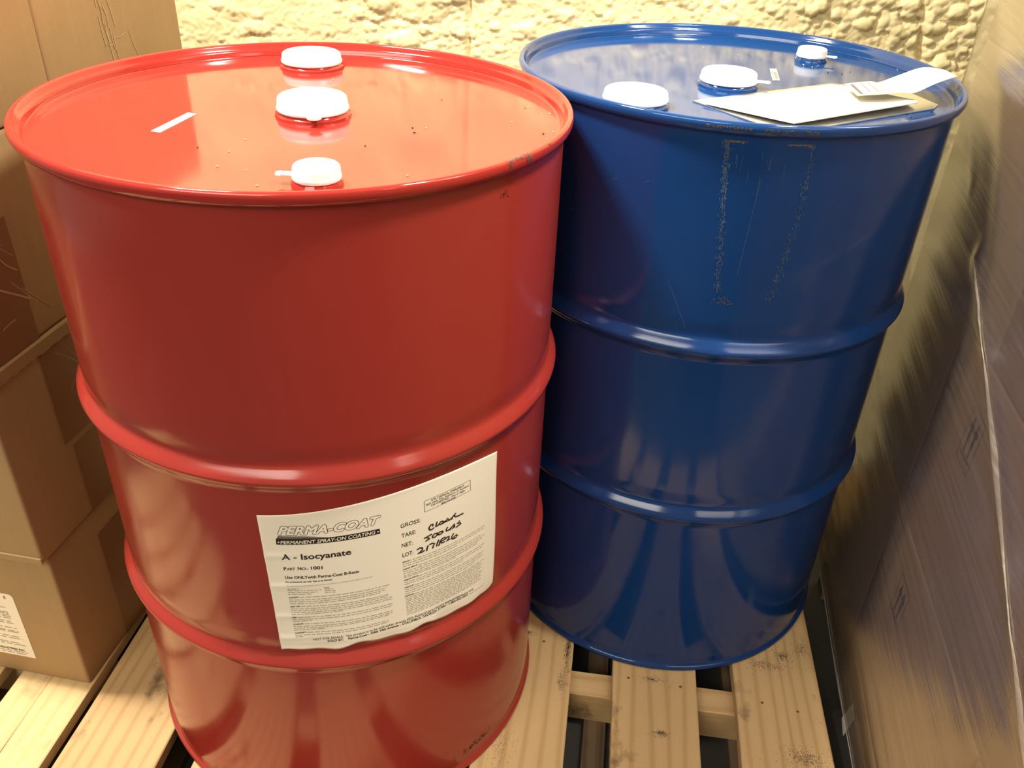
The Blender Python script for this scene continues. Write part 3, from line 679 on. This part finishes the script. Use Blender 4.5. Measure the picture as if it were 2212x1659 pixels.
def crumbs(name, spots, zl, label, seed):
    r = random.Random(seed); bd = MB()
    allp = list(spots)
    for x, y, z in allp:
        L_ = r.uniform(.0005, .0016); w = r.uniform(.0003, .0006); a = r.uniform(0, 3.1)
        ca, sa = math.cos(a), math.sin(a)
        q = [(-L_, -w), (L_, -w * .4), (L_ * .8, w), (-L_ * .7, w * .8)]
        bd.prism([(x + ca * p - sa * t, y + sa * p + ca * t) for p, t in q], zl, zl + .0008)
    return bd
cr = crumbs('x', SPOT['specks'][3:9] + SPOT['specks'][2:3] + SPOT['specks'][9:], LID + .0002, '', 4)
o = cr.build('wood_debris', M['straw'], None, smooth=False); tag(o, 'pale wood splinters and crumbs scattered on the red drum lid', 'debris', kind='stuff')
dk = crumbs('x', [SPOT['specks'][0], SPOT['specks'][1], [-.0, 1.03, 0], [.021, .93, 0], [-.10, 1.05, 0], [-.16, .86, 0], [-.32, .83, 0]], LID + .0002, '', 5)
o = dk.build('dirt_specks', M['dark'], None, smooth=False); tag(o, 'few dark dirt specks on the red drum lid', 'debris', kind='stuff')
dk = crumbs('x', SPOT['bspecks'][:3] + SPOT['bspecks'][6:9], LID + .0002, '', 6)
o = dk.build('dirt_specks', M['dark'], None, smooth=False); tag(o, 'dark dirt crumbs on the blue drum lid beside the small cap', 'debris', kind='stuff')
dk = crumbs('x', SPOT['bspecks'][3:6] + SPOT['bspecks'][9:], LID + .0002, '', 8)
o = dk.build('foam_crumbs', M['paper'], None, smooth=False); tag(o, 'white foam crumbs on the blue drum lid', 'debris', kind='stuff')

# ------------------------------------------------------------------ papers on the blue lid
def sheet(name, poly, z, th, mat, parent=None, lift=None):
    b = MB(); b.prism([(p[0], p[1]) for p in poly], z, z + th)
    return b.build(name, mat, parent, smooth=False)
pch = thing('document_pouch', 'clear plastic pouch holding a blank sheet on the blue drum lid', 'document pouch', (0.37, 1.11, LID))
def rel(pts): return [(p[0] - .37, p[1] - 1.11) for p in pts]
sheet('plastic_sleeve', rel(SPOT['pouch']), .0004, .0012, M['pouch'], pch)
# folded sheet inside, near edge lifted a little off the sleeve
pp = rel(SPOT['paper'])
b = MB(); nP = len(pp)
def hz(i): return .0022 + (.0055 if i in (6,) else .0042 if i in (4, 5) else .0030 if i == 7 else .0005)
b.v = [(x, y, hz(i)) for i, (x, y) in enumerate(pp)] + [(x, y, hz(i) + .0012) for i, (x, y) in enumerate(pp)]
b.f = [tuple(range(nP - 1, -1, -1)), tuple(range(nP, 2 * nP))] + [(i, (i + 1) % nP, nP + (i + 1) % nP, nP + i) for i in range(nP)]
b.build('folded_sheet', M['paper'], pch, smooth=False)

tg = thing('paper_tag', 'white printed paper tag curling up over the blue drum rim', 'tag', (0.44, 1.14, LID))
ba = [Vector(p) - Vector((.44, 1.14, LID)) for p in SPOT['tagb']]; fa = [Vector(p) - Vector((.44, 1.14, LID)) for p in SPOT['tagf']]
def smooth_line(P, n):
    out = []
    for i in range(n + 1):
        u = i / n * (len(P) - 1); k = min(int(u), len(P) - 2); t = u - k
        p0, p1, p2, p3 = P[max(k - 1, 0)], P[k], P[k + 1], P[min(k + 2, len(P) - 1)]
        out.append(.5 * ((2 * p1) + (p2 - p0) * t + (2 * p0 - 5 * p1 + 4 * p2 - p3) * t * t + (3 * p1 - p0 - 3 * p2 + p3) * t ** 3))
    return out
NT, NWD = 30, 6
bl, fl = smooth_line(ba, NT), smooth_line(fa, NT)
b = MB(); TG = []
for i in range(NT + 1):
    row = [bl[i].lerp(fl[i], k / NWD) for k in range(NWD + 1)]
    TG.append(row); b.v += [tuple(p) for p in row]
W1 = NWD + 1
b.f = [(i * W1 + k, (i + 1) * W1 + k, (i + 1) * W1 + k + 1, i * W1 + k + 1) for i in range(NT) for k in range(NWD)]
tp_ = b.build('tag_sheet', M['paper'], tg, angle=80)
sm_ = tp_.modifiers.new('thickness', 'SOLIDIFY'); sm_.thickness = .0005; sm_.offset = -1
def tagpt(u, w, h=.0007):
    x = u * NT; i = min(int(x), NT - 1); t = x - i; y = w * NWD; k = min(int(y), NWD - 1); s = y - k
    p = TG[i][k].lerp(TG[i + 1][k], t).lerp(TG[i][k + 1].lerp(TG[i + 1][k + 1], t), s); return (p.x, p.y, p.z + h)
b = MB()
for j, u in enumerate((.05, .115, .165, .215, .265)):
    if j == 0:
        for w0 in np.arange(.12, .92, .055): b.add([tagpt(u - .012, w0), tagpt(u + .012, w0), tagpt(u + .012, w0 + .04), tagpt(u - .012, w0 + .04)], [(0, 1, 2, 3)])
    else: b.add([tagpt(u - .0028, .08), tagpt(u + .0028, .08), tagpt(u + .0028, .86 - .05 * (j % 2)), tagpt(u - .0028, .86 - .05 * (j % 2))], [(0, 1, 2, 3)])
b.build('tag_print', M['midink'], tp_, smooth=False)

# ------------------------------------------------------------------ cardboard cartons on the left
CA = math.radians(-9); CO = (-0.645, 0.873)
def carton(label, x0, x1, y0, y1, z0, z1, mat=None, group='stacked kraft cartons', origin=CO, ang=CA, tape=None, tape_front=None, name='cardboard_carton', side=+1):
    w = Matrix.Rotation(ang, 3, 'Z') @ Vector(((x0 + x1) / 2, (y0 + y1) / 2, 0))
    c = thing(name, label, 'carton', (origin[0] + w.x, origin[1] + w.y, z0), ang, group)
    hx, hy, h = (x1 - x0) / 2, (y1 - y0) / 2, z1 - z0
    b = MB(); b.box(-hx, hx, -hy, hy, 0, h)
    b.build('body', mat or M['card'], c, bevel=.005, bseg=3, angle=50)
    if tape:                    # tape run down the side seam from the top and up from the bottom
        for (ya, yb, za, zb) in tape:
            t = MB(); xx = side * hx
            t.box(min(xx, xx + side * .0006), max(xx, xx + side * .0006), ya - (y0 + y1) / 2, yb - (y0 + y1) / 2, za, zb)
            t.build('packing_tape', M['tape'], c, smooth=False)
    return c, hx, hy, h
XW = 0.40
c1, hx, hy, h1 = carton('bottom kraft carton with a white printed label on its front, on the left pallet', -XW, 0, 0, .245, 0, .271, tape=[(.105, .20, .0, .225)])
c2_, hx2, hy2, h2 = carton('kraft carton second from the bottom, standing on the labelled carton', -XW + .004, .003, -.012, .245, .272, .573, tape=[(.090, .185, .135, .285), (.105, .21, .0, .125)])
c3_, _, _, h3 = carton('kraft carton third from the bottom with brown tape and torn fibres on its side', -XW, 0, .0, .245, .574, .838, tape=[(.03, .105, .0, .17)])
c4_, _, _, h4 = carton('kraft carton topmost of the near column, left of the narrow vertical gap', -XW, .001, .0, .243, .840, 1.13)
c5_, _, _, _ = carton('kraft carton topmost of the far column, scuffed side facing the red drum', -XW, -.002, .2465, .582, .840, 1.13)
for i, (za, zb) in enumerate(((0, .271), (.272, .573), (.574, .838))):
    carton(['lowest kraft carton of the far column hidden behind the red drum', 'middle kraft carton of the far column hidden behind the red drum', 'upper middle kraft carton of the far column behind the red drum rim'][i], -XW, -.004, .2475, .585, za, zb)
# top flap edge of the second carton, torn along its lower edge
t = MB(); n = 40
for i in range(n):
    y0 = -.0125 + .25 * i / n; y1 = -.0125 + .25 * (i + 1) / n; z0 = h2 - .018 + rnd.uniform(-.0015, .0015)
    t.box(0, .0032, y0, y1, z0, h2 - .001)
o = t.build('torn_flap', M['card'], c2_, smooth=False); o.location = (hx2 - .0005, -hy2 + .0125, 0)
# lower lip of the second carton overhanging the labelled one
t = MB(); t.box(-hx2, hx2, -hy2 - .002, -hy2 + .001, .0, .012)
t.build('bottom_flap', M['card'], c2_, bevel=.001, bseg=1)
def fibres(c, hx, y0, pts, label=None):
    b = MB()
    for (ya, za, yb, zb, w) in pts:
        m = ((ya + yb) / 2 + rnd.uniform(-.003, .003), (za + zb) / 2 + rnd.uniform(-.003, .003))
        stroke(b, [(ya - y0, za), (m[0] - y0, m[1]), (yb - y0, zb)], w, .0008, lambda p, of: (hx + of, p[0], p[1]))
    o = b.build('torn_paper', M['torn'], c, smooth=False); o['kind'] = 'stuff'
fibres(c3_, XW / 2, .1225, [(.035, .17, .075, .158, .0012), (.04, .135, .085, .14, .0016), (.075, .128, .10, .10, .001), (.03, .115, .11, .055, .0013), (.06, .16, .10, .12, .0006), (.05, .04, .075, .043, .0009), (.085, .09, .12, .045, .0006), (.10, .075, .14, .03, .0006)])
fibres(c5_, XW / 2 - .001, .41425, [(ya, .128 - .01 * i, ya + .004, .128 - .01 * i - .028 - .012 * (i % 3), .0008) for i, ya in enumerate((.372, .379, .384, .390, .376, .388, .396, .402))] + [(.40, .055, .43, .058, .0008), (.385, .05, .40, .048, .0008), (.44, .06, .455, .02, .0005), (.395, .125, .41, .07, .0007)])
fibres(c2_, hx2, .1165, [(.12, .27, .17, .22, .0005), (.15, .255, .19, .20, .0005), (.13, .20, .16, .23, .0005), (.17, .12, .20, .11, .0006), (.19, .20, .22, .17, .0005)])
fibres(c1, XW / 2, .1225, [(.15, .18, .19, .16, .0005), (.13, .12, .16, .10, .0004), (.17, .11, .19, .12, .0005)])
# white label on the front of the bottom carton
Lx0, Lx1, Lz0, Lz1 = -.30, -.082, .041, .1815
lb = MB(); cx = -XW / 2
pts = [(Lx0, Lz0), (Lx1, Lz0), (Lx1, Lz1 - .006), (Lx1 - .002, Lz1 - .002), (Lx1 - .006, Lz1), (Lx0, Lz1)]
lb.add([(x - cx, -hy - .0007, z) for x, z in pts] + [(x - cx, -hy - .0002, z) for x, z in pts], [tuple(range(6)), tuple(range(11, 5, -1))] + [(i, 6 + i, 6 + (i + 1) % 6, (i + 1) % 6) for i in range(6)])
fl_ = lb.build('label', M['lblpaper'], c1, smooth=False); fl_['label'] = 'white printed label'
def flat_text(mb, txt, x1, z, h, off):
    vs, fs = text_geo(txt, off, 0)
    s = h / CAPH; mx = vs[:, 0].max()
    mb.add([(x1 - cx - (mx - x) * s, -hy - .0010, z + y * s) for x, y in vs], fs)
pk = MB(); flat_text(pk, 'INDUSTRIES INC.', Lx1 - .014, .0535, .0042, .02); pk.build('label_print', M['ink'], fl_, smooth=False)['kind'] = 'stuff'
pg = MB()
for j, (z, r_) in enumerate([(.150, .02), (.140, .018), (.137, .019), (.134, .018), (.1305, .016), (.1265, .015), (.1195, .020), (.1155, .016), (.105, .014), (.0985, .013), (.0955, .012), (.0855, .014), (.081, .011), (.0705, .02), (.0665, .009), (.0495, .012), (.0455, .016)]):
    x = Lx0 + .01
    while x < Lx1 - r_:
        w = pr.uniform(.006, .02); e = min(x + w, Lx1 - r_)
        pg.add([(x - cx, -hy - .0010, z), (e - cx, -hy - .0010, z), (e - cx, -hy - .0010, z + .0017), (x - cx, -hy - .0010, z + .0017)], [(0, 1, 2, 3)]); x = e + .0035
pg.build('fine_print', M['greyink'], fl_, smooth=False)['kind'] = 'stuff'
pz = MB(); flat_text(pz, 'E', Lx1 - .0125, .171, .0050, .03); pz.build('red_print', M['redink'], fl_, smooth=False)

# ------------------------------------------------------------------ shrink-wrapped load on the right
LO = (0.58, 1.0); LA = math.radians(-9)
pal3 = thing('wooden_pallet', 'dark pallet under the shrink-wrapped load on the right', 'pallet', (LO[0], LO[1], -0.004), LA)
pallet(pal3, [(.012, .13, 0), (.17, .29, 0), (.33, .45, 0)], -.92, .285, (-.88, -.32, .255), M['oldwood'], M['oldwood'], bot=False, stringer_h=.075 - .0002, xspan=(.012, .45))
def lcart(label, y0, y1, z0, z1, x0=.012, mat=None):
    return carton(label, x0, .45, y0, y1, z0, z1, mat=mat or M['cardpink'], group='cartons in the wrapped load', origin=LO, ang=LA, name='wrapped_carton')[0]
rows = [(-.0035, .334), (.336, .640), (.642, .945), (.947, 1.25), (1.252, 1.64)]
nm = ['lowest', 'second', 'third', 'fourth', 'topmost']
LC = {}
for k, (za, zb) in enumerate(rows):
    if k < 2:
        LC['far', k] = lcart('brown carton in the far column, %s layer, set back behind the film' % nm[k], .020, .290, za, zb, .014, M['card'])
        LC['mid', k] = lcart('brown carton with double arrow mark, %s layer from the bottom, under the film' % nm[k], -.42, .016, za, zb)
    else:
        LC['far', k] = lcart('tan carton at the far corner of the wrapped load, %s layer' % nm[k], -.10, .290, za, zb, .012, M['card'])
        LC['mid', k] = lcart('brown carton in the middle column of the wrapped load, %s layer' % nm[k], -.50, -.102, za, zb)
    LC['near', k] = lcart('brown carton in the near column of the wrapped load, %s layer' % nm[k], -.90, (-.422 if k < 2 else -.502), za, zb)
def arrows(c, yc, zbase, parent_y, zb):
    """this-way-up mark: two arrows over a bar in a thin frame"""
    b = MB(); x = -(.45 - .012) / 2 - .0006
    def poly(p): b.add([(x, -(q[0]) + yc - parent_y, q[1] + zbase - zb) for q in p], [tuple(range(len(p)))])
    W_, H_ = .048, .076; t = .0009
    for r_ in ((0, 0, W_, t), (0, H_ - t, W_, H_), (0, 0, t, H_), (W_ - t, 0, W_, H_), (.006, .0115, W_ - .006, .0145)): poly([(r_[0], r_[1]), (r_[2], r_[1]), (r_[2], r_[3]), (r_[0], r_[3])])
    for cx_ in (.0155, .0325):
        poly([(cx_ - .0028, .018), (cx_ + .0028, .018), (cx_ + .0028, .052), (cx_ - .0028, .052)])
        poly([(cx_ - .0072, .050), (cx_ + .0072, .050), (cx_, .069)])
    o = b.build('arrow_mark', M['ink'], c, smooth=False)
arrows(LC['mid', 1], -.100, .510, (-.42 + .016) / 2, .336)
arrows(LC['mid', 0], -.085, .206, (-.42 + .016) / 2, -.0035)

sf = thing('stretch_film', 'clear streaky stretch film wrapped around the pallet load on the right', 'film', (LO[0], LO[1], 0), LA)
b = MB(); NS, NV = 150, 140
path = [(-.001, -.93)] + [(0, -.93 + 1.22 * i / NS) for i in range(1, NS)]
path += [(.0, .2915), (.0015, .2935), (.005, .2945)] + [(.005 + .465 * i / 12, .2945) for i in range(1, 13)]
def seg_d(y, z, p, q):
    dx, dz = q[0] - p[0], q[1] - p[1]; t = max(0, min(1, ((y - p[0]) * dx + (z - p[1]) * dz) / (dx * dx + dz * dz)))
    return math.hypot(y - p[0] - t * dx, z - p[1] - t * dz), t
FOLDS = [([(.0088, .7332), (-.0671, .6936), (-.1396, .6582), (-.2439, .6017), (-.3766, .5243), (-.4567, .4812), (-.5464, .4329), (-.75, .33)], .0075, .010),
 ([(.2282, .9806), (.1206, .9112), (.0496, .8564), (-.0228, .7713), (-.0607, .7154)], .010, .004), ([(.2647, .8896), (.1873, .8398), (.1178, .792)], .003, .003),
 ([(.2695, .43), (.1609, .4158), (.0769, .4069), (-.05, .402)], .0022, .003), ([(.29, -.002), (.0974, -.0068), (-.0511, -.0134), (-.2064, -.0127), (-.40, -.013)], .004, .004),
 ([(.29, .0185), (.0717, .0208), (-.0783, .0207), (-.2297, .0221), (-.42, .022)], .0035, .003), ([(.0417, .3756), (-.0756, .3668), (-.1939, .3673), (-.296, .3449), (-.3808, .3355), (-.52, .330)], .003, .003),
 ([(.0732, .9005), (-.033, .8329), (-.1074, .7616)], .006, .003), ([(.28, .672), (.2205, .6702), (.0431, .6643)], .0018, .002), ([(.1938, .6958), (.0762, .6899), (-.0481, .6837)], .002, .002), ([(.1986, .6191), (.0628, .619), (-.0276, .6189)], .0016, .002),
 ([(.25, .735), (.12, .728), (.03, .722)], .0016, .002), ([(.26, .555), (.13, .552), (.02, .556)], .0014, .002)]
RIDGES = [(f[0][k], f[0][k + 1], f[2], f[1] * 1.6) for f in FOLDS for k in range(len(f[0]) - 1)]
def film_d(y, z):
    d = 0.0
    for p, q, h_, w_ in RIDGES:
        if min(p[0], q[0]) - .04 < y < max(p[0], q[0]) + .04 and min(p[1], q[1]) - .04 < z < max(p[1], q[1]) + .04:
            e, t = seg_d(y, z, p, q); d = max(d, .45 * h_ * math.exp(-(e / (w_ * 1.5)) ** 2))
    u = z - .07 * y
    return d + .0005 * math.sin(u * 140 + 2 * math.sin(z * 9)) * math.sin(y * 5 + z * 3) + .0003 * math.sin(u * 310 + y * 6) + .002 * math.sin(y * 6 + z * 4) + .003
for (x, y) in path:
    for k in range(NV + 1):
        z = -.016 + (1.65 + .016) * k / NV
        d = film_d(y, z) if x <= .0005 else 0.0
        b.v.append((x - d, y, z))
W1 = NV + 1
b.f = [(i * W1 + k, (i + 1) * W1 + k, (i + 1) * W1 + k + 1, i * W1 + k + 1) for i in range(len(path) - 1) for k in range(NV)]
b.build('film_sheet', M['film'], sf, angle=180)
tb = MB(); tb.box(.0, .45, -.93, .30, 1.648, 1.649)
tb.build('film_top', M['film'], sf, smooth=False)
for pts, w_, h_ in (FOLDS[0], FOLDS[4]):          # bunched, whiter pleats of the film
    P = smooth_line([Vector((0, y, z)) for y, z in pts], 26); b = MB()
    for k, p in enumerate(P):
        t = (P[min(k + 1, 26)] - P[max(k - 1, 0)]).normalized(); nrm = Vector((0, -t.z, t.y)); ww = w_ * (.55 + .45 * math.sin(k * .7 + pts[0][0] * 40)) * math.sin(math.pi * (.06 + .88 * k / 26))
        for q in (-1, -.4, .1, .5, 1):
            c = p + nrm * (ww * q); b.v.append((-(film_d(c.y, c.z) + .0008 + .0012 * (1 - q * q)), c.y, c.z))
    b.f = [(k * 5 + q, k * 5 + 5 + q, k * 5 + 6 + q, k * 5 + 1 + q) for k in range(26) for q in range(4)]
    b.build('film_fold', M['fold'], sf, angle=180)
# white paper scrap stapled to the side of the load pallet
tgp = MB(); tgp.add([(0, 0, 0), (0, .026, .003), (-.001, .040, -.052), (-.001, .012, -.060), (.0012, 0, 0), (.0012, .026, .003), (.0002, .040, -.052), (.0002, .012, -.060)], [(0, 1, 2, 3), (7, 6, 5, 4), (0, 4, 5, 1), (1, 5, 6, 2), (2, 6, 7, 3), (3, 7, 4, 0)])
sp = tgp.build('paper_scrap', M['paper'], pal3, smooth=False); sp.location = (.0085, -.12, -.002); sp['label'] = 'torn scrap of white paper'
# dark scuffs where drums and forks rubbed the boards
scf = MB(); rs2 = random.Random(11)
def scuff(cx, cy, sx, sy, n, smin=.00025, smax=.0010, asp=1.1):
    for i in range(n * 14):
        q_ = rs2.choice((.45, .8, 1.25)); x = cx + rs2.gauss(0, sx) * q_; y = cy + rs2.gauss(0, sy) * q_
        if not any(a + .002 < x < b_ - .002 for a, b_, _ in boards): continue
        L_ = rs2.uniform(smin, smax) * asp; w = rs2.uniform(smin, smax) * .5; a = rs2.uniform(0, 3.14)
        ca, sa = math.cos(a), math.sin(a)
        scf.add([(x + ca * u - sa * v, y + sa * u + ca * v, .0003) for u, v in ((-L_, 0), (-L_ * .4, -w), (L_ * .7, -w * .8), (L_, w * .2), (L_ * .3, w), (-L_ * .6, w * .8))], [tuple(range(6))])
for a in ((.150, .985, .014, .006, 46), (.155, .955, .012, .004, 14), (.012, 1.00, .004, .025, 46), (.006, .93, .006, .02, 16), (.345, 1.015, .030, .010, 40), (.375, 1.04, .012, .008, 26), (.41, 1.06, .010, .014, 22),
          (.165, .855, .010, .004, 16), (.385, .845, .022, .012, 46), (.415, .80, .012, .016, 30), (-.075, .80, .01, .03, 20), (-.62, 1.05, .03, .05, 40), (-.575, 1.10, .008, .06, 40), (-.69, 1.0, .008, .05, 36), (-.64, .92, .03, .03, 16), (-.06, 1.02, .01, .004, 14)): scuff(*a)
o = scf.build('scuff_marks', M['scuff'], pal, smooth=False); o['kind'] = 'stuff'
